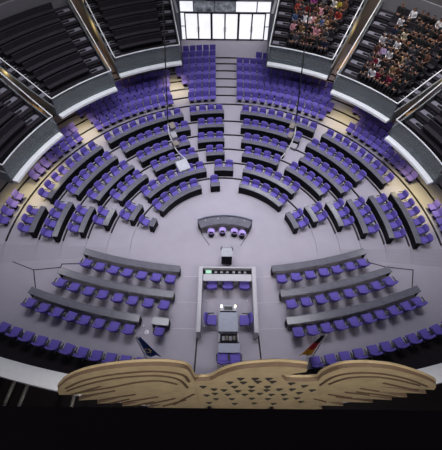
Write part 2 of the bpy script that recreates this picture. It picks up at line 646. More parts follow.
# ------------------------------------------------------------------ middle: stenographers, lectern, presidium
CS = (0.08, -2.45)
o = P(4.3, 0, 0, CS)
t = thing('curved_desk', 'curved stenographers desk standing alone in the open carpet', 'desk', o)
bm = NB(); arc(bm, 3.92, 4.58, -24, 24, 0.72, 0.77, CS, o, 0, 2); obj('desk_top', bm, M['desk'], t)
bm = NB(); arc(bm, 4.54, 4.60, -24, 24, 0.02, 0.92, CS, o, 0, 2); obj('front_panel', bm, M['tablegrey'], t)
for a in (-24, 23.4):
    bm = NB(); arc(bm, 3.95, 4.54, a, a + 0.6, 0, 0.719, CS, o, 0, 3); obj('end_panel', bm, M['deskfront'], t)
for a in (-17.5, -6, 6, 17.5):
    bm = NB()
    q = P(4.4, a, 0.77, CS) - o
    lathe(bm, [(0.05, 0), (0.045, 0.02), (0.012, 0.03), (0.010, 0.22), (0.022, 0.23), (0.022, 0.28)], 8, 0, q)
    obj('microphone', bm, M['chrome'], t)
strip([tuple(P(3.9, -24, 0, CS)[:2]), (-0.95, 0.25)], 0.04, 0.0, M['nosing'])
strip([tuple(P(3.9, 24, 0, CS)[:2]), (1.15, 0.25)], 0.04, 0.0, M['nosing'])
names = ('outermost on the blue-flag side', 'second from the blue-flag side', 'second from the tricolour side', 'outermost on the tricolour side')
st0 = None
for q, nm in zip(((-0.84, 1.05), (-0.08, 1.15), (0.72, 1.08), (1.24, 0.95)), names):
    lab = 'round lilac stool at the stenographers desk, ' + nm
    if st0 is None:
        st0 = thing('round_stool', lab, 'stool', (*q, 0), 0, 'lilac stools of the stenographers')
        bm = NB(); lathe(bm, [(0.20, 0.44), (0.24, 0.46), (0.245, 0.51), (0.21, 0.54), (0.05, 0.55)], 24); obj('cushion', bm, M['lilac'], st0, True)
        bm = NB(); lathe(bm, [(0.2, 0), (0.19, 0.03), (0.04, 0.05), (0.035, 0.41), (0.12, 0.435)], 16); obj('pedestal', bm, M['black'], st0)
        bm = NB(); box(bm, (0, -0.19, 0.62), (0.26, 0.05, 0.16), 0.02); box(bm, (0, -0.185, 0.5), (0.05, 0.03, 0.2)); obj('backrest', bm, M['black'], st0)
    else:
        dup(st0, (*q, 0), 0, lab, 'lilac stools of the stenographers')

t = thing('lectern', 'speakers lectern with pale sloping top and two microphones', 'lectern', (0.2, -0.95, 0))
bm = NB(); box(bm, (0, -0.05, 0.52), (0.66, 0.42, 1.0), 0.02); obj('body', bm, M['deskfront'], t)
bm = NB(); rot = Matrix.Rotation(radians(12), 3, 'X')
box(bm, (0, 0.02, 1.10), (0.70, 0.60, 0.05), 0.015, rot); obj('reading_top', bm, M['lightgrey'], t)
bm = NB(); box(bm, (0, 0.30, 1.02), (0.80, 0.04, 0.36), 0.01); obj('front_board', bm, M['tablegrey'], t)
for s in (-1, 1):
    bm = NB(); tube(bm, [(s * 0.30, 0.26, 1.16), (s * 0.32, 0.30, 1.35), (s * 0.30, 0.16, 1.48)], [0.012, 0.012, 0.022], 6); obj('microphone', bm, M['black'], t)

# presidium enclosure
t = thing('presidium_desk', 'white U-shaped presidium enclosure with long pale bench top', 'desk', (0.23, -2.4, 0))
oy = -2.4
ox = 0.23
bm = NB(); box(bm, (0, -2.64 - oy, 0.93), (2.96, 0.46, 0.06), 0.01); obj('desk_top', bm, M['white'], t)
bm = NB(); box(bm, (0, -2.02 - oy, 0.56), (3.3, 0.10, 1.10), 0.01); obj('front_wall', bm, M['white'], t)
bm = NB(); box(bm, (0, -2.24 - oy, 0.80), (2.96, 0.33, 0.05), 0.005); obj('equipment_tray', bm, M['deskfront'], t)
for s in (-1, 1):
    bm = NB(); box(bm, (s * 1.62, (-6.1 - 1.97) / 2 - oy, 0.56), (0.24, 4.13, 1.12), 0.012); obj('side_wall', bm, M['white'], t)
bm = NB(); rot = Matrix.Rotation(radians(25), 3, 'X'); box(bm, (-1.15, -2.24 - oy, 0.92), (0.36, 0.2, 0.04), 0.01, rot); box(bm, (-1.15, -2.22 - oy, 0.86), (0.08, 0.08, 0.08)); obj('lit_screen', bm, M['greenscreen'], t)
for x in (-0.7, -0.35, 0.0, 0.4, 0.75, 1.1):
    bm = NB(); box(bm, (x, -2.24 - oy, 0.86), (0.16, 0.14, 0.06), 0.01); obj('console', bm, M['grey'], t)
for x, lab in ((-0.70, 'blue-flag side'), (0.27, 'middle'), (1.28, 'tricolour side')):
    put('chair', swivel_chair, (x, -2.98, 0), pi, 'purple chair behind the white presidium bench, ' + lab, 'purple chairs of the presidium', 1.15)
for (x, y), lab in (((-1.0, -3.75), 'blue-flag side'), ((1.45, -3.75), 'tricolour side'), ((-1.1, -5.35), 'blue-flag side rear'), ((1.6, -5.35), 'tricolour side rear')):
    tt = thing('floor_lamp_spot', 'small pale floor light inside the presidium, ' + lab, 'floor light', (x, y, 0), 0, 'floor lights inside the presidium')
    bm = NB(); lathe(bm, [(0.06, 0.0), (0.06, 0.03), (0.045, 0.045)], 12); obj('housing', bm, M['chrome'], tt)
    bm = NB(); lathe(bm, [(0.04, 0.046), (0.03, 0.055)], 12); obj('lens', bm, M['paper'], tt)

t = thing('clerks_table', 'large blue grey rectangular table inside the presidium', 'table', (0.28, -5.35, 0))
bm = NB(); box(bm, (0, 0, 0.73), (1.12, 1.15, 0.05), 0.012); obj('tabletop', bm, M['tablegrey'], t)
for sx in (-1, 1):
    for sy in (-1, 1):
        bm = NB(); box(bm, (sx * 0.48, sy * 0.48, 0.352), (0.06, 0.06, 0.704)); obj('leg', bm, M['black'], t)
t = thing('equipment_rack', 'low grey console with two small lamps before the clerks table', 'console', (0.29, -4.55, 0))
bm = NB(); box(bm, (0, 0, 0.4), (0.95, 0.36, 0.8), 0.015); obj('cabinet', bm, M['deskfront'], t)
bm = NB(); box(bm, (0, 0.0, 0.815), (0.95, 0.36, 0.03), 0.01); obj('top_panel', bm, M['lightgrey'], t)
for s in (-1, 1):
    bm = NB(); lathe(bm, [(0.05, 0.83), (0.02, 0.84), (0.015, 1.0), (0.06, 1.02), (0.05, 1.08), (0.02, 1.1)], 10, 0, (s * 0.4, 0.05, 0)); obj('lamp', bm, M['lamp'], t)
bm = NB(); box(bm, (0, -0.02, 0.85), (0.5, 0.22, 0.04), 0.01); obj('control_panel', bm, M['black'], t)
t = thing('clerks_shelf', 'dark shelf of papers between the clerks table and rear desk', 'shelf', (0.31, -6.27, 0))
bm = NB(); box(bm, (0, 0, 0.3), (0.9, 0.5, 0.6), 0.01); obj('cabinet', bm, M['deskfront'], t)
for s in (-1, 1):
    bm = NB(); box(bm, (s * 0.53, -0.02, 0.40), (0.07, 0.46, 0.8), 0.01); obj('side_panel', bm, M['white'], t)
for k in range(4):
    bm = NB(); box(bm, (-0.3 + 0.2 * k, 0.02 * (k % 2), 0.62), (0.15, 0.24, 0.035 + 0.01 * k)); obj('paper_tray', bm, M['beige'] if k % 2 else M['grey'], t)
t = thing('rear_desk', 'small blue grey desk behind the dark paper shelf', 'desk', (0.33, -6.85, 0))
bm = NB(); box(bm, (0, 0, 0.73), (1.2, 0.52, 0.05), 0.012); obj('desk_top', bm, M['tablegrey'], t)
for s in (-1, 1):
    bm = NB(); box(bm, (s * 0.55, 0, 0.352), (0.05, 0.46, 0.704)); obj('side_panel', bm, M['deskfront'], t)
for x, y, rz, lab in ((-0.72, -5.2, pi / 2, 'at the clerks table, blue-flag side'), (1.28, -5.2, -pi / 2, 'at the clerks table, tricolour side'),
                      (0.0, -7.38, pi, 'at the small rear desk, blue-flag side'), (0.66, -7.38, pi, 'at the small rear desk, tricolour side')):
    put('chair', swivel_chair, (x, y, 0), rz, 'purple chair inside the presidium ' + lab, 'purple chairs of the presidium', 1.2)


# flags
def flag(label, bx, by, h, cols, lean, stars=False):
    t = thing('flag', label, 'flag', (bx, by, 0))
    bm = NB(); lathe(bm, [(0.28, 0), (0.27, 0.04), (0.06, 0.07), (0.03, 0.16)], 16); obj('base', bm, M['grey'], t)
    bm = NB(); tube(bm, [(0, 0, 0.16), (0, 0, h)], 0.04, 8); obj('pole', bm, M['whitemetal'], t)
    bm = NB(); lathe(bm, [(0.03, h), (0.05, h + 0.03), (0.03, h + 0.09), (0.008, h + 0.14)], 10); obj('finial', bm, M['whitemetal'], t)
    # hanging cloth: folded drape, one stripe below the other
    step = 2.9 / len(cols)
    for k, m in enumerate(cols):
        secs = []
        for i in range(7):
            f = (k + i / 6) / len(cols)
            z = h - 0.15 - 2.9 * f
            w = 0.12 + 0.62 * f
            row = []
            for q in range(7):
                u = q / 6
                row.append((lean[0] * (0.06 + w * u), lean[1] * w * u + 0.05 * sin(9 * u + 2 * f), z - 0.35 * u * f))
            secs.append([(x, y - 0.01, zz) for x, y, zz in row] + [(x, y + 0.01, zz) for x, y, zz in row[::-1]])
        bm = NB()
        sweep(bm, secs)
        cl = obj('cloth', bm, M[m], t)
    if stars:
        for k in range(7):
            a = 2 * pi * k / 7
            bm = NB()
            cx, cy, cz = lean[0] * 0.32 + 0.16 * cos(a), -0.12, h - 1.75 + 0.3 * sin(a)
            vs = []
            for q in range(10):
                rr = 0.05 if q % 2 == 0 else 0.02
                vs.append((cx + rr * sin(q * pi / 5), cz + rr * cos(q * pi / 5)))
            sweep(bm, [[(x, cy, z) for x, z in vs], [(x, cy - 0.02, z) for x, z in vs]])
            obj('star', bm, M['star'], t)


flag('dark blue flag with yellow stars on a white pole beside the eagle', -4.25, -7.30, 3.75, ['flagblue'], (1.05, 0.12), True)
flag('black, red and gold striped flag on a pole beside the eagle', 4.98, -7.12, 3.75, ['flagblack', 'red', 'gold'], (-1.0, 0.0))
tt = thing('floor_microphone', 'small white standing microphone beside the third bench row end', 'microphone', (-4.45, -5.75, 0))
bm = NB(); lathe(bm, [(0.14, 0), (0.13, 0.03), (0.02, 0.05), (0.016, 0.95)], 10); obj('stand', bm, M['whitemetal'], tt)
bm = NB(); lathe(bm, [(0.03, 0.95), (0.06, 0.99), (0.05, 1.08), (0.02, 1.1)], 10); obj('head', bm, M['paper'], tt)


# ------------------------------------------------------------------ hanging loudspeaker rigs
def rig(label, pts, boxes, top, side):
    t = thing('hanging_speaker_rig', label, 'loudspeaker', pts[0])
    o = Vector(pts[0])
    V = [Vector(p) - o for p in pts]
    sm = []
    for i in range(len(V) - 1):
        for f in (0, .25, .5, .75):
            p0 = V[max(i - 1, 0)]; p1 = V[i]; p2 = V[i + 1]; p3 = V[min(i + 2, len(V) - 1)]
            sm.append(0.5 * ((2 * p1) + (p2 - p0) * f + (2 * p0 - 5 * p1 + 4 * p2 - p3) * f * f + (3 * p1 - p0 - 3 * p2 + p3) * f ** 3))
    sm.append(V[-1])
    bm = NB(); tube(bm, sm, 0.036, 8); obj('curved_pipe', bm, M['pipe'], t, True)
    bm = NB(); tube(bm, [(0, 0, 0.04), Vector(top) - o], 0.035, 6); obj('suspension_cable', bm, M['black'], t)
    for b, s, m in boxes:
        bm = NB()
        c = Vector(b) - o
        near = min(sm, key=lambda q: (q - c).length)
        box(bm, c, s, 0.03, Matrix.Rotation(side * 0.5, 3, 'Z') @ Matrix.Rotation(0.35, 3, 'X'))
        tube(bm, [near, c], 0.02, 5)
        obj('speaker_box', bm, M[m], t)


rig('curved white pipe with grey speaker boxes hanging on blue-flag side', [(-3.55, 5.35, 6), (-3.42, 4.54, 6), (-3.12, 3.7, 6), (-2.82, 3.03, 6), (-2.31, 2.39, 6)],
    [((-3.28, 5.15, 6.0), (0.34, 0.42, 0.3), 'beige'), ((-3.12, 4.3, 6.0), (0.36, 0.4, 0.32), 'grey'), ((-2.95, 3.6, 6.0), (0.34, 0.36, 0.3), 'beige'), ((-2.40, 1.82, 6.0), (0.68, 0.66, 0.28), 'lightgrey')], (-3.5, 9.6, 13.5), 1)
rig('curved white pipe with grey speaker boxes hanging on tricolour side', [(4.41, 5.48, 6), (4.29, 4.66, 6), (4.0, 3.81, 6), (3.66, 3.13, 6), (3.21, 2.47, 6)],
    [((4.18, 5.25, 6.0), (0.30, 0.40, 0.3), 'beige'), ((4.0, 4.4, 6.0), (0.32, 0.4, 0.3), 'beige'), ((4.10, 3.45, 6.0), (0.36, 0.34, 0.3), 'grey')], (4.42, 8.4, 13.5), -1)


# ------------------------------------------------------------------ visitors' galleries
SL = 0.45
PITCH_R = 0.87
GAL = {
    # name: r0, left angle, right angle, heading tweak left/right (degrees per metre), rows, label
    'LL': (13.85, -77.5, -57.2, 0.0, 0.0, 7, 'lowest visitors gallery, blue-flag side'),
    'L': (15.35, -52.4, -33.9, -0.35, 0.0, 7, 'large empty visitors gallery, blue-flag side'),
    'L2': (16.75, -30.7, -12.6, 0.0, 0.0, 8, 'empty visitors gallery beside the glass doors'),
    'R2': (16.70, 12.3, 30.0, 0.0, 0.0, 8, 'crowded visitors gallery beside the glass doors'),
    'R': (15.2, 33.6, 52.6, 0.0, 0.35, 7, 'large half-filled visitors gallery, tricolour side'),
    'RR': (13.8, 57.0, 76.5, 0.0, 0.0, 7, 'lowest visitors gallery, tricolour side'),
}
ZL = 3.2     # lip
ZD = 3.62    # front walkway


def gallery(key):
    r0, a0, a1, tl, tr, nr, label = GAL[key]
    o = P(r0, (a0 + a1) / 2, 0)
    t = thing('visitor_gallery', label, 'gallery', o)
    rb = r0 + 1.25 + PITCH_R * nr + 0.5

    def WD(s):
        return 1.15 if (s > 0) == (a0 < 0) else 0.8

    def A(d, s):      # side angle at radial distance d behind the lip
        return a0 + tl * d if s < 0 else a1 + tr * d

    bm = NB(); arc_prof(bm, [(r0 - 0.20, ZL - 0.20), (r0 + 0.16, ZL - 0.24), (r0 + 0.16, ZL + 0.03), (r0 - 0.16, ZL - 0.06)], a0, a1, org=o); obj('lip', bm, M['whitemetal'], t)
    bm = NB(); arc_prof(bm, [(r0 + 0.16, ZL - 0.2), (r0 + 0.24, ZL - 0.2), (r0 + 0.24, ZD), (r0 + 0.16, ZL + 0.02)], a0, a1, org=o); obj('fascia', bm, M['fascia'], t)
    bm = NB(); arc(bm, r0 + 0.18, r0 + 0.205, a0, a1, ZL + 0.05, ZD + 0.98, org=o); obj('glass_parapet', bm, M['glass'], t)
    bm = NB(); tube(bm, [P(r0 + 0.19, a0 + (a1 - a0) * i / 12, ZD + 1.0) - o for i in range(13)], 0.045, 6); obj('front_rail', bm, M['whitemetal'], t)
    # stepped deck, sides follow the tweaked headings
    bm = NB()
    n = 12
    prof = [(r0 + 0.24, ZD)]
    r = r0 + 1.25
    z = ZD
    prof.append((r, z))
    for k in range(nr):
        z += PITCH_R * SL
        prof.append((r + 0.002, z))
        r += PITCH_R
        prof.append((r, z))
    prof.append((rb, z))
    prof += [(rb, z - 0.5), (r0 + 0.24, ZL - 0.2)]
    secs = []
    for i in range(n + 1):
        f = i / n
        s = []
        for rr, zz in prof:
            d = rr - r0
            aa = A(d, -1) * (1 - f) + A(d, 1) * f
            s.append(P(rr, aa, zz) - o)
        secs.append(s)
    sweep(bm, secs); obj('deck', bm, M['deck'], t)
    bm = NB(); arc(bm, rb, rb + 0.15, A(rb - r0, -1), A(rb - r0, 1), z - 0.5, z + 1.5, org=o); obj('rear_wall', bm, M['grey'], t)
    # side parapets with sloping white rails
    for s in (-1, 1):
        bm = NB()
        sec = []
        for d in (0.2, (rb - r0) * 0.33, (rb - r0) * 0.66, rb - r0):
            zz = ZD + max(0, d - 0.9) * SL
            e = degrees(0.09 / (r0 + d)) * s
            ang = A(d, s)
            lo = ZL - 0.25 if d < 0.3 else zz - 0.65
            sec.append([P(r0 + d, ang, lo) - o, P(r0 + d, ang + e, lo) - o, P(r0 + d, ang + e, zz + 0.30) - o, P(r0 + d, ang, zz + 0.30) - o])
        sweep(bm, sec); obj('side_wall', bm, M['fascia'], t)
        bm = NB()
        pts = [P(r0 + d, A(d, s), ZD + 1.0 + max(0, d - 0.3) * SL) - o for d in (0.19, 0.6, 1.6, 3, 5, 7, rb - r0)]
        tube(bm, pts, 0.042, 6); obj('side_rail', bm, M['whitemetal'], t)
        for d in (0.21, 2.2, 4.2, 6.2):
            bm = NB()
            zz = ZD + max(0, d - 0.9) * SL
            tube(bm, [P(r0 + d, A(d, s), zz - 0.02) - o, P(r0 + d, A(d, s), ZD + 1.0 + max(0, d - 0.3) * SL) - o], 0.022, 5); obj('rail_post', bm, M['chrome'], t)
        # stairs along the side: pale treads with black half steps
        bm = NB()
        wd = WD(s)
        r = r0 + 1.25
        z = ZD
        for k in range(nr):
            d = r - r0
            e0 = A(d, s) - s * degrees(0.12 / r)
            e1 = A(d, s) - s * degrees(wd / r)
            z2 = z + PITCH_R * SL
            arc(bm, r - 0.02, r + 0.40, min(e0, e1), max(e0, e1), z + 0.001, z + PITCH_R * SL * 0.5, org=o, mi=1, step=9)
            arc(bm, r + 0.0, r + 0.385, min(e0, e1), max(e0, e1), z + PITCH_R * SL * 0.5, z + PITCH_R * SL * 0.5 + 0.012, org=o, mi=0, step=9)
            arc(bm, r + 0.40, r + PITCH_R - 0.01, min(e0, e1), max(e0, e1), z2 + 0.001, z2 + 0.014, org=o, mi=0, step=9)
            q0 = A(d, s) - s * degrees(wd * 0.55 / r)
            arc(bm, r + 0.46, r + 0.62, min(q0, e1), max(q0, e1), z2 + 0.014, z2 + 0.10, org=o, mi=1, step=9)
            r += PITCH_R
            z = z2
        obj('stairs', bm, [M['tread'], M['black']], t)
    # benches
    for k in range(nr):
        r = r0 + 1.25 + PITCH_R * k + 0.45
        d = r - r0
        z = ZD + PITCH_R * SL * (k + 1)
        b0 = A(d, -1) + degrees((WD(-1) + 0.15) / r)
        b1 = A(d, 1) - degrees((WD(1) + 0.15) / r)
        oo = P(r, (b0 + b1) / 2, z)
        tb = thing('gallery_bench', 'dark upholstered bench, %s row from the rail, %s' % (ORD[k], label.split(',')[0] + (',' + label.split(',')[1] if ',' in label else '')), 'bench', oo, 0, 'dark benches in the visitors galleries')
        bm = NB(); arc(bm, r - 0.20, r + 0.24, b0, b1, z + 0.34, z + 0.42, org=oo, step=3); obj('seat', bm, M['bench'], tb)
        bm = NB(); arc_prof(bm, [(r + 0.22, z + 0.425), (r + 0.28, z + 0.425), (r + 0.36, z + 0.82), (r + 0.30, z + 0.82)], b0, b1, org=oo, step=3); obj('backrest', bm, M['bench'], tb)
        bm = NB(); arc(bm, r + 0.295, r + 0.37, b0, b1, z + 0.82, z + 0.835, org=oo, step=3); obj('top_edge', bm, M['benchlight'], tb)
        bm = NB(); arc(bm, r + 0.02, r + 0.10, b0, b1, z + 0.0, z + 0.34, org=oo, step=3); obj('plinth', bm, M['deck'], tb)
    return t


for k in GAL:
    gallery(k)

# ------------------------------------------------------------------ outer walls
for nm, a0, a1, r in (('wall_left', -100, -11.5, 26.2), ('wall_right', 11.5, 100, 26.2)):
    bm = NB()
    arc(bm, r, r + 0.3, a0, a1, 0.0, 13.0, step=3)
    struct(nm, bm, M['wall'])
# warm timber linings in the gaps between the galleries, each with its lamp
for i, (a, r1, r2) in enumerate(((-32.3, 18.0, 25.5), (31.8, 18.0, 25.5), (-54.8, 16.5, 25.0), (54.8, 16.5, 25.0))):
    bm = NB()
    arc(bm, r1, r2, a - 0.7, a + 0.7, 0.6, 3.4, step=9)
    trim(bm, M['wood'])
    d = bpy.data.lights.new('gap_lamp', 'POINT')
    d.energy = 90 if i < 2 else 25
    d.color = (1.0, 0.62, 0.22)
    d.shadow_soft_size = 0.15
    o = bpy.data.objects.new('gap_lamp', d)
    COL.objects.link(o)
    o.location = P(r1 + 3.2, a, 5.3)

# back wall with the glass doors
YB = 23.6
ZB = fz(12)
bm = NB()
box(bm, (-4.75, YB + 0.15, 4.6), (1.1, 0.3, 7.6)); box(bm, (4.75, YB + 0.15, 4.6), (1.1, 0.3, 7.6)); box(bm, (0, YB + 0.15, 6.5), (8.4, 0.3, 3.6))
struct('wall_back', bm, M['grey'])
for nm, a_ in (('trim_90', -11.85), ('trim_91', 11.6)):
    bm = NB()
    arc(bm, 18.9, 24.0, a_ - 0.3, a_ + 0.3, 0.7, 6.2, step=9)
    struct(nm, bm, M['grey'])
ZH = 2.68
xs = [-3.86, -2.57, -1.29, 0.0, 1.29, 2.57, 3.86]
for k in range(3):
    x0, x1 = xs[2 * k], xs[2 * k + 2]
    bm = NB()
    for x in (x0, (x0 + x1) / 2, x1):
        box(bm, (x + (0.05 if x == x0 else -0.05 if x == x1 else 0), YB, ZB + ZH / 2), (0.11, 0.12, ZH))
    box(bm, ((x0 + x1) / 2, YB, ZB + ZH), (x1 - x0, 0.12, 0.14))
    box(bm, ((x0 + x1) / 2, YB, ZB + 0.06), (x1 - x0, 0.10, 0.12))
    d = struct('door_%d' % (k + 1), bm, M['frame'])
    for q in (0, 1):
        a, b = (x0, (x0 + x1) / 2) if q == 0 else ((x0 + x1) / 2, x1)
        bm = NB()
        box(bm, ((a + b) / 2, YB + 0.02, ZB + ZH / 2 + 0.03), (b - a - 0.14, 0.03, ZH - 0.2))
        obj('glass_pane', bm, M['doorglass'], d)
        bm = NB()
        hx = b - 0.12 if q == 0 else a + 0.12
        box(bm, (hx, YB - 0.1, ZB + 1.15), (0.03, 0.05, 0.5), 0.01)
        obj('door_handle', bm, M['chrome'], d)
wn = 0
for x, w, zc, h, m in ((-4.05, 0.36, ZB + 0.72, 1.3, 'doorglass'), (-4.05, 0.36, ZB + 2.05, 1.24, 'doorglass'), (4.05, 0.36, ZB + 0.72, 1.3, 'doorglass'), (4.05, 0.36, ZB + 2.05, 1.24, 'doorglass'),
                       (-3.6, 1.2, ZB + 3.28, 0.95, 'doorglass'), (-1.95, 1.9, ZB + 3.28, 0.95, 'darkglass'), (0.0, 1.9, ZB + 3.28, 0.95, 'darkglass'), (1.95, 1.9, ZB + 3.28, 0.95, 'doorglass'), (3.6, 1.2, ZB + 3.28, 0.95, 'doorglass')):
    wn += 1
    bm = NB()
    fr = 0.05
    for sx in (-1, 1):
        box(bm, (x + sx * (w / 2 + fr / 2), YB, zc), (fr, 0.12, h + 2 * fr))
    for sz in (-1, 1):
        box(bm, (x, YB, zc + sz * (h / 2 + fr / 2)), (w, 0.12, fr))
    d = struct('window_%d' % wn, bm, M['lightgrey'])
    bm = NB()
    box(bm, (x, YB + 0.02, zc), (w, 0.03, h))
    obj('glass_pane', bm, M[m], d)
tt = thing('wall_panel', 'dark red panel on the wall above the glass doors', 'panel', (-0.3, YB - 0.06, 5.3))
bm = NB(); box(bm, (0, 0, 0.1), (3.0, 0.1, 0.9), 0.02); obj('board', bm, M['darkred'], tt)
bm = NB(); box(bm, (0, -0.03, -0.38), (3.1, 0.06, 0.06)); obj('lower_rail', bm, M['black'], tt)

# ------------------------------------------------------------------ bridge in front of the eagle, eagle, ledge below the camera
BC = (0.0, 28.2)
BR = 37.85
bm = NB()
arc(bm, BR + 0.30, BR + 1.02, 163, 197, 4.70, 5.0, c=BC, step=1)
t = struct('trim_95', bm, M['whitemetal'])
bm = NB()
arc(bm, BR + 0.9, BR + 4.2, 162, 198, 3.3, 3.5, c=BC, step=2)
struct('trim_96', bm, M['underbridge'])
bm = NB()
box(bm, (0, -14.1, 1.7), (34, 0.3, 3.4))
struct('wall_front', bm, M['ledge'])
for (p, q), lab in ((((-8.94, -9.48), (-9.16, -10.75)), 'outermost'), (((-8.35, -9.66), (-8.55, -10.9)), 'middle'), (((-6.3, -10.1), (-6.33, -10.9)), 'nearest the eagle')):
    t = thing('steel_strut', 'steel tube strut under the white bridge band, ' + lab, 'strut', (p[0], p[1], 4.66), 0, 'steel struts of the white bridge')
    bm = NB(); tube(bm, [(0, 0.25, 0.0), (q[0] - p[0], q[1] - p[1], 0)], 0.08, 10); obj('tube', bm, M['strut'], t, True)
    bm = NB(); tube(bm, [((q[0] - p[0]) * 0.8, (q[1] - p[1]) * 0.8, 0), (q[0] - p[0], q[1] - p[1], 0)], 0.10, 10); obj('collar', bm, M['black'], t)
    bm = NB(); tube(bm, [((q[0] - p[0]) * 0.9, (q[1] - p[1]) * 0.9, 0), ((q[0] - p[0]) * 0.9, (q[1] - p[1]) * 0.9, -1.16)], 0.04, 8); obj('bracket', bm, M['black'], t)

EY = -11.255


def plate(bm, poly, y0, y1, rim=0.03):
    """closed plate from an x,z outline between planes y0 (back) and y1 (front)"""
    n = len(poly)
    A = [bm.verts.new((x, y0, z)) for x, z in poly]
    B = [bm.verts.new((x, y1, z)) for x, z in poly]
    fa = bm.faces.new(A)
    fb = bm.faces.new(B[::-1])
    sides = []
    for i in range(n):
        f = bm.faces.new((A[i], B[i], B[(i + 1) % n], A[(i + 1) % n]))
        f.material_index = 1
        sides.append(f)
    bmesh.ops.recalc_face_normals(bm, faces=bm.faces)
    bmesh.ops.triangulate(bm, faces=[fa, fb])


def smooth_line(pts, k=3):
    out = []
    for i in range(len(pts) - 1):
        p0 = pts[max(i - 1, 0)]; p1 = pts[i]; p2 = pts[i + 1]; p3 = pts[min(i + 2, len(pts) - 1)]
        for j in range(k):
            f = j / k
            out.append(tuple(0.5 * (2 * p1[d] + (p2[d] - p0[d]) * f + (2 * p0[d] - 5 * p1[d] + 4 * p2[d] - p3[d]) * f * f + (3 * p1[d] - p0[d] - 3 * p2[d] + p3[d]) * f ** 3) for d in (0, 1)))
    out.append(pts[-1])
    return out


EO = Vector((0.5, EY, 10.5))
eagle = thing('eagle', 'large flat tan metal eagle with spread wings hanging in front', 'sculpture', EO)


def ez(z):
    return z - 0.50 * max(0.0, (z - 10.0) / 3.9)


def off(poly):
    return [(x - EO.x, ez(z) - EO.z) for x, z in poly]


Lw = [(-4.87, 10.2), (-4.72, 10.9), (-4.43, 11.54), (-4.15, 12.08), (-3.65, 12.76), (-3.03, 13.3), (-2.39, 13.64), (-1.7, 13.82), (-1.27, 13.76), (-1.02, 13.61), (-0.91, 13.3), (-0.87, 12.78), (-0.82, 12.26)]
Lb = [(-0.80, 7.9), (-1.75, 7.8), (-1.85, 8.25), (-2.57, 8.1), (-2.0, 8.95), (-3.35, 8.57), (-2.65, 9.3), (-4.07, 8.94), (-3.2, 9.8), (-4.53, 9.4), (-3.7, 10.3)]
B = [(-0.82, 12.26), (-0.42, 12.38), (-0.22, 12.84), (0.05, 13.33), (0.37, 13.66), (0.8, 13.84), (1.18, 13.92), (1.56, 13.82), (1.82, 13.71), (1.84, 13.40)]
B2 = [(1.6, 13.18), (1.31, 13.08), (1.38, 12.75), (1.53, 12.41), (1.93, 12.35), (2.31, 12.44)]
Bb = [(2.98, 9.3), (2.75, 8.5), (2.45, 8.6), (2.2, 8.0), (1.81, 8.1), (1.6, 7.4), (1.9, 6.6), (1.2, 6.9), (0.65, 6.4), (0.1, 6.9), (-0.5, 6.6), (-0.2, 7.4), (-0.45, 7.9), (-0.80, 7.9)]
Rw = [(2.31, 12.44), (2.33, 12.99), (2.51, 13.58), (2.71, 13.82), (3.06, 13.91), (3.4, 13.85), (3.84, 13.67), (4.43, 13.2), (5.0, 12.64), (5.43, 12.07), (5.62, 11.45)]
Rb = [(4.0, 11.85), (5.60, 10.94), (4.2, 11.1), (5.27, 10.35), (3.95, 10.62), (4.96, 9.92), (3.6, 10.2), (4.52, 9.53), (3.1, 9.6), (3.75, 8.98), (2.95, 9.0), (3.2, 8.45), (2.3, 8.1)]
bm = NB(); plate(bm, off(smooth_line(B) + smooth_line(B2)[1:] + Bb), 0, 0.13)
holes = [(-0.33, 11.27), (0.34, 12.6), (0.7, 12.61), (1.04, 12.63), (0.08, 12.15), (0.43, 12.17), (0.8, 12.28), (1.17, 12.3), (0.22, 11.63), (0.67, 11.65), (1.09, 11.67), (-0.06, 11.17), (0.33, 11.07), (0.7, 11.14), (1.11, 11.22), (1.44, 11.35), (1.79, 11.37), (-0.31, 10.67), (0.06, 10.56), (0.54, 10.58), (0.96, 10.73), (1.3, 10.61), (1.65, 10.63), (2.05, 11.82), (2.05, 10.9), (-0.28, 9.87), (0.19, 9.89), (0.78, 9.99), (1.26, 9.95), (1.77, 9.97), (-0.55, 10.4), (-0.62, 11.6), (1.67, 12.12), (2.35, 11.28), (-0.5, 9.3), (0.3, 9.2), (0.9, 9.3), (1.5, 9.25), (2.1, 10.1), (2.3, 9.6)]
for x, z in holes:
    w = 0.09
    sweep(bm, [[(x - EO.x + w * dx, y, ez(z) - EO.z + 1.9 * w * dz) for dx, dz in ((-1.1, 0.5), (0, -1), (1.1, 0.5), (0.5, 0.8), (-0.5, 0.8))] for y in (-0.012, 0.005)], mi=2)
obj('body', bm, [M['eagle'], M['eaglerim'], M['hole']], eagle)


def wing(up, low, grooves):
    bm = NB()
    plate(bm, off(smooth_line(up) + low), 0.01, 0.12)
    for g in grooves:
        pts = [(x - EO.x, 0.005, ez(z) - EO.z) for x, z in smooth_line(g, 4)]
        tube(bm, pts, 0.032, 6, mi=2)
    obj('wing', bm, [M['eagle'], M['eaglerim'], M['groove']], eagle)


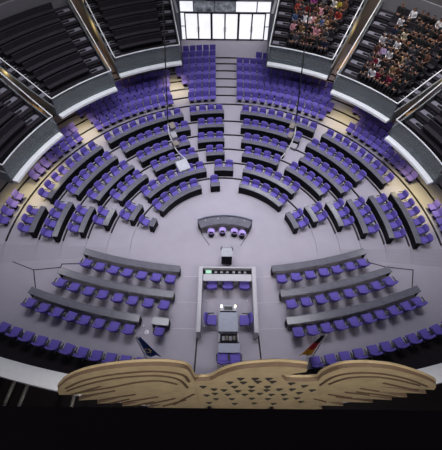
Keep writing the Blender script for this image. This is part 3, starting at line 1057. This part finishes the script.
grL = [[(-4.4, 11.21), (-3.69, 12.2), (-2.9, 12.88), (-2.0, 13.3), (-1.44, 13.28), (-1.07, 12.95), (-0.97, 12.21)], [(-4.46, 10.85), (-3.67, 11.79), (-2.81, 12.52), (-1.95, 12.87), (-1.42, 12.76), (-1.17, 12.3), (-1.05, 11.47)],
       [(-4.3, 10.55), (-3.2, 11.35), (-2.3, 12.1), (-1.7, 12.3), (-1.3, 11.9)], [(-1.2, 9.7), (-2.0, 8.7)], [(-1.5, 9.9), (-2.52, 8.9)], [(-2.0, 10.1), (-3.23, 9.2)], [(-2.6, 10.45), (-3.85, 9.55)], [(-3.1, 10.95), (-4.26, 10.05)], [(-3.4, 11.5), (-4.5, 10.3)], [(-2.2, 9.4), (-2.9, 8.75)], [(-2.9, 9.75), (-3.6, 9.1)], [(-0.9, 10.6), (-1.62, 8.97)]]
grR = [[(5.23, 11.96), (4.51, 12.72), (3.85, 13.22), (3.26, 13.41), (2.8, 13.27), (2.56, 12.82), (2.45, 11.95)], [(5.01, 12.05), (4.31, 12.62), (3.71, 12.96), (3.23, 12.98), (2.89, 12.75), (2.65, 12.1)],
       [(3.6, 11.6), (4.18, 11.25)], [(3.3, 11.1), (4.06, 10.72)], [(2.9, 10.75), (3.66, 10.3)], [(2.6, 10.1), (3.05, 9.63)], [(4.0, 12.3), (5.2, 11.4)], [(3.6, 11.15), (4.9, 10.5)], [(3.2, 10.4), (4.4, 9.8)]]
wing(Lw, Lb, grL)
wing(Rw, Rb, grR)
for line in (smooth_line(B) + smooth_line(B2)[1:], smooth_line(Lw), smooth_line(Rw)):
    bm = NB()
    tube(bm, [(x - EO.x, 0.14, ez(z) - EO.z) for x, z in line], 0.035, 6)
    obj('rim', bm, M['eagle'], eagle)
for x in (-0.5, 1.5):
    bm = NB(); tube(bm, [(x - EO.x, 0.1, 8.9 - EO.z), (x - EO.x, -2.58, 3.2 - EO.z)], 0.06, 8); obj('support_rod', bm, M['ledge'], eagle)

bm = NB()
box(bm, (0, -14.0, 20.4), (9.0, 1.235, 0.2))
struct('trim_97', bm, M['ledge'])


# ------------------------------------------------------------------ spectators
def person_mesh(variant):
    rnd = random.Random(100 + variant)
    J = {}
    E = []
    tagb = []

    def jn(n, p, r):
        J[n] = (Vector(p), r)

    lean = rnd.uniform(-0.08, 0.10)
    turn = rnd.uniform(-0.12, 0.12)
    jn('pelvis', (0, 0, 0.10), 0.135)
    jn('belly', (0, 0.02 - lean * .3, 0.26), 0.125)
    jn('chest', (0, 0.03 - lean * .8, 0.43), 0.145)
    jn('neck', (0, 0.03 - lean, 0.575), 0.055)
    jn('skull', (turn * .2, 0.01 - lean, 0.68), 0.085)
    jn('crown', (turn * .2, 0.01 - lean, 0.755), 0.075)
    E += [('pelvis', 'belly', 2), ('belly', 'chest', 2), ('chest', 'neck', 2), ('neck', 'skull', 1), ('skull', 'crown', 1)]
    jn('nose', (turn, -0.088 - lean, 0.695), 0.014)
    E.append(('skull', 'nose', 1))
    arms = variant % 3
    for s in (-1, 1):
        q = str(s)
        jn('hip' + q, (s * 0.10, -0.03, 0.09), 0.095)
        jn('knee' + q, (s * (0.11 + 0.03 * (variant % 2)), -0.43, 0.10), 0.068)
        jn('ankle' + q, (s * 0.11, -0.42 - 0.03, -0.33), 0.045)
        jn('toe' + q, (s * 0.12, -0.58, -0.375), 0.035)
        E += [('pelvis', 'hip' + q, 3), ('hip' + q, 'knee' + q, 3), ('knee' + q, 'ankle' + q, 3), ('ankle' + q, 'toe' + q, 4)]
        jn('sh' + q, (s * 0.185, 0.03 - lean * .9, 0.50), 0.068)
        if arms == 0:
            el, wr = (s * 0.25, -0.05, 0.25), (s * 0.10, -0.26, 0.20)
        elif arms == 1:
            el, wr = (s * 0.24, 0.0, 0.24), (s * 0.13, -0.24, 0.22)
        else:
            el, wr = ((s * 0.26, -0.08, 0.27), (s * 0.02, -0.21, 0.36)) if s > 0 else ((s * 0.25, -0.03, 0.25), (s * 0.10, -0.25, 0.21))
        jn('el' + q, el, 0.047)
        jn('wr' + q, wr, 0.03)
        W_ = Vector(wr)
        dirv = (W_ - Vector(el)).normalized()
        jn('palm' + q, W_ + dirv * 0.07, 0.034)
        E += [('chest', 'sh' + q, 2), ('sh' + q, 'el' + q, 2), ('el' + q, 'wr' + q, 2), ('wr' + q, 'palm' + q, 1)]
        side = dirv.cross(Vector((0, 0, 1))).normalized()
        for f in range(4):
            b = W_ + dirv * 0.10 + side * (0.022 * (f - 1.5))
            e = b + dirv * (0.045 + 0.012 * (1 - abs(f - 1.5) / 1.5)) + Vector((0, 0, -0.025))
            jn('f%d' % f + q, b, 0.010)
            jn('g%d' % f + q, e, 0.008)
            E += [('palm' + q, 'f%d' % f + q, 1), ('f%d' % f + q, 'g%d' % f + q, 1)]
        jn('th' + q, W_ + dirv * 0.05 - side * s * 0.05, 0.011)
        E.append(('wr' + q, 'th' + q, 1))
    names = list(J)
    idx = {n: i for i, n in enumerate(names)}
    me = bpy.data.meshes.new('person_body')
    me.from_pydata([J[n][0] for n in names], [(idx[a], idx[b]) for a, b, _ in E], [])
    ob = bpy.data.objects.new('tmp_person', me)
    COL.objects.link(ob)
    sk = ob.modifiers.new('skin', 'SKIN')
    if not me.skin_vertices:
        bpy.context.view_layer.objects.active = ob
    lay = me.skin_vertices[0].data if me.skin_vertices else None
    if lay:
        for i, n in enumerate(names):
            lay[i].radius = (J[n][1], J[n][1])
            lay[i].use_root = (n == 'pelvis')
    ss = ob.modifiers.new('sub', 'SUBSURF')
    ss.levels = 1
    ss.render_levels = 1
    bpy.context.view_layer.update()
    dg = bpy.context.evaluated_depsgraph_get()
    m2 = bpy.data.meshes.new_from_object(ob.evaluated_get(dg))
    bpy.data.objects.remove(ob)
    m2.name = 'person'
    m2.materials.clear()
    for k in ('skin', 'shirt', 'trousers', 'shoe'):
        m2.materials.append(M[k])
    segs = [(J[a][0], J[b][0], J[a][1], J[b][1], k) for a, b, k in E]
    for p in m2.polygons:
        c = p.center
        best = None
        for a, b, ra, rb_, k in segs:
            d = b - a
            L = max(d.length_squared, 1e-9)
            f = min(1, max(0, (c - a).dot(d) / L))
            dist = (c - (a + d * f)).length - (ra + (rb_ - ra) * f)
            if best is None or dist < best[0]:
                best = (dist, k)
        k = best[1]
        if c.z > 0.56 and abs(c.x) < 0.12:
            k = 1
        p.material_index = {1: 0, 2: 1, 3: 2, 4: 3}[k]
        p.use_smooth = True
    # hair cap
    hb = NB()
    sk_c = J['skull'][0] + Vector((0, 0.012, 0.035))
    r = bmesh.ops.create_uvsphere(hb, u_segments=14, v_segments=10, radius=0.108)
    longh = variant % 2
    for v in list(hb.verts):
        co = v.co
        if co.z < (-0.02 if not longh else -0.085) or (co.y < -0.045 and co.z < 0.035):
            hb.verts.remove(v)
            continue
        v.co = Vector((co.x * 0.95, co.y * 1.02, co.z * 1.0 - (0.05 if longh and co.y > 0 and co.z < 0 else 0))) + sk_c
    hm = bpy.data.meshes.new('hair')
    hb.to_mesh(hm)
    hb.free()
    hm.materials.append(M['hair'])
    for p in hm.polygons:
        p.use_smooth = True
    return m2, hm


PV = [person_mesh(v) for v in range(6)]
SHIRT = {'white': '#e6e4ea', 'pink': '#d79aa8', 'black': '#17161a', 'grey': '#5b5a62', 'blue': '#6f8fc4', 'tan': '#a88a66', 'red': '#a23a30', 'orange': '#b5642f', 'magenta': '#a0408f',
         'brown': '#5a3a2c', 'yellow': '#b9ac3c', 'lilac': '#b9a3cf', 'navy': '#232845', 'crimson': '#7d1638', 'cream': '#d8cdb4'}
HAIR = ['#1c140f', '#2e1f15', '#4a3120', '#120e0c', '#6b4a2c', '#8d877f']
pcount = [0]


def person(gkey, row, frac, colour, gl):
    r0, a0, a1, tl, tr, nr, _ = GAL[gkey]
    r = r0 + 1.25 + PITCH_R * row + 0.42
    d = r - r0
    b0 = a0 + tl * d + degrees((1.55 if a0 < 0 else 1.5) / r)
    b1 = a1 + tr * d - degrees(1.15 / r)
    a = b0 + (b1 - b0) * frac
    z = ZD + PITCH_R * SL * (row + 1) + 0.42
    v = pcount[0] % 6
    pcount[0] += 1
    bme, hme = PV[v]
    o = bpy.data.objects.new('person', bme)
    COL.objects.link(o)
    sc = 1.06 + 0.08 * random.random()
    o.scale = (sc, sc, sc)
    o.location = P(r, a, z)
    o.rotation_euler = (0, 0, -radians(a) + random.uniform(-.2, .2))
    o.color = (*lin(SHIRT[colour]), 1)
    h = bpy.data.objects.new('hair', hme)
    COL.objects.link(h)
    h.parent = o
    h.color = (*lin(random.choice(HAIR)), 1)
    return o


CROWD = {
    'R2': [(0, 'black grey . black brown black black . black navy'.split()),
           (1, 'pink black tan . black pink pink brown grey .'.split()),
           (2, 'blue navy white white pink tan blue tan brown black'.split()),
           (3, 'red grey red . brown pink black brown . red'.split()),
           (4, 'orange black . magenta black grey black white yellow brown'.split()),
           (5, 'white black lilac black pink black navy black grey black'.split()),
           (6, 'black red . grey black black tan . black black'.split())],
    'R': [(0, 'black grey white . crimson black black crimson black . black'.split()),
          (1, 'grey crimson white black black . tan brown black . black'.split()),
          (2, 'brown lilac . white black black tan grey . black black'.split()),
          (3, 'white grey black white black black grey . black brown .'.split()),
          (4, '. navy black cream black black black black black . black'.split()),
          (5, '. white black . black black black black brown . black'.split()),
          (6, 'black . white black black black white black . black .'.split())],
    'RR': [(2, '. black brown . . . .'.split()), (3, 'black navy brown . . . .'.split()), (4, 'brown blue black . . . .'.split())],
}
GN = {'R2': 'crowded gallery beside doors', 'R': 'large half-filled gallery', 'RR': 'lowest gallery, tricolour side'}
for gk, rows in CROWD.items():
    for row, cols in rows:
        n = len(cols)
        k = 0
        for j, c in enumerate(cols):
            if c == '.':
                continue
            k += 1
            fr = (j + 0.5) / n + random.uniform(-.012, .012)
            o = person(gk, row, fr, c, GN[gk])
            tag(o, 'person in %s top, %s row, %s from door-side stairs, %s' % (c, ORD[row], ORD[k - 1], GN[gk]), 'person', 'seated spectators in the galleries')
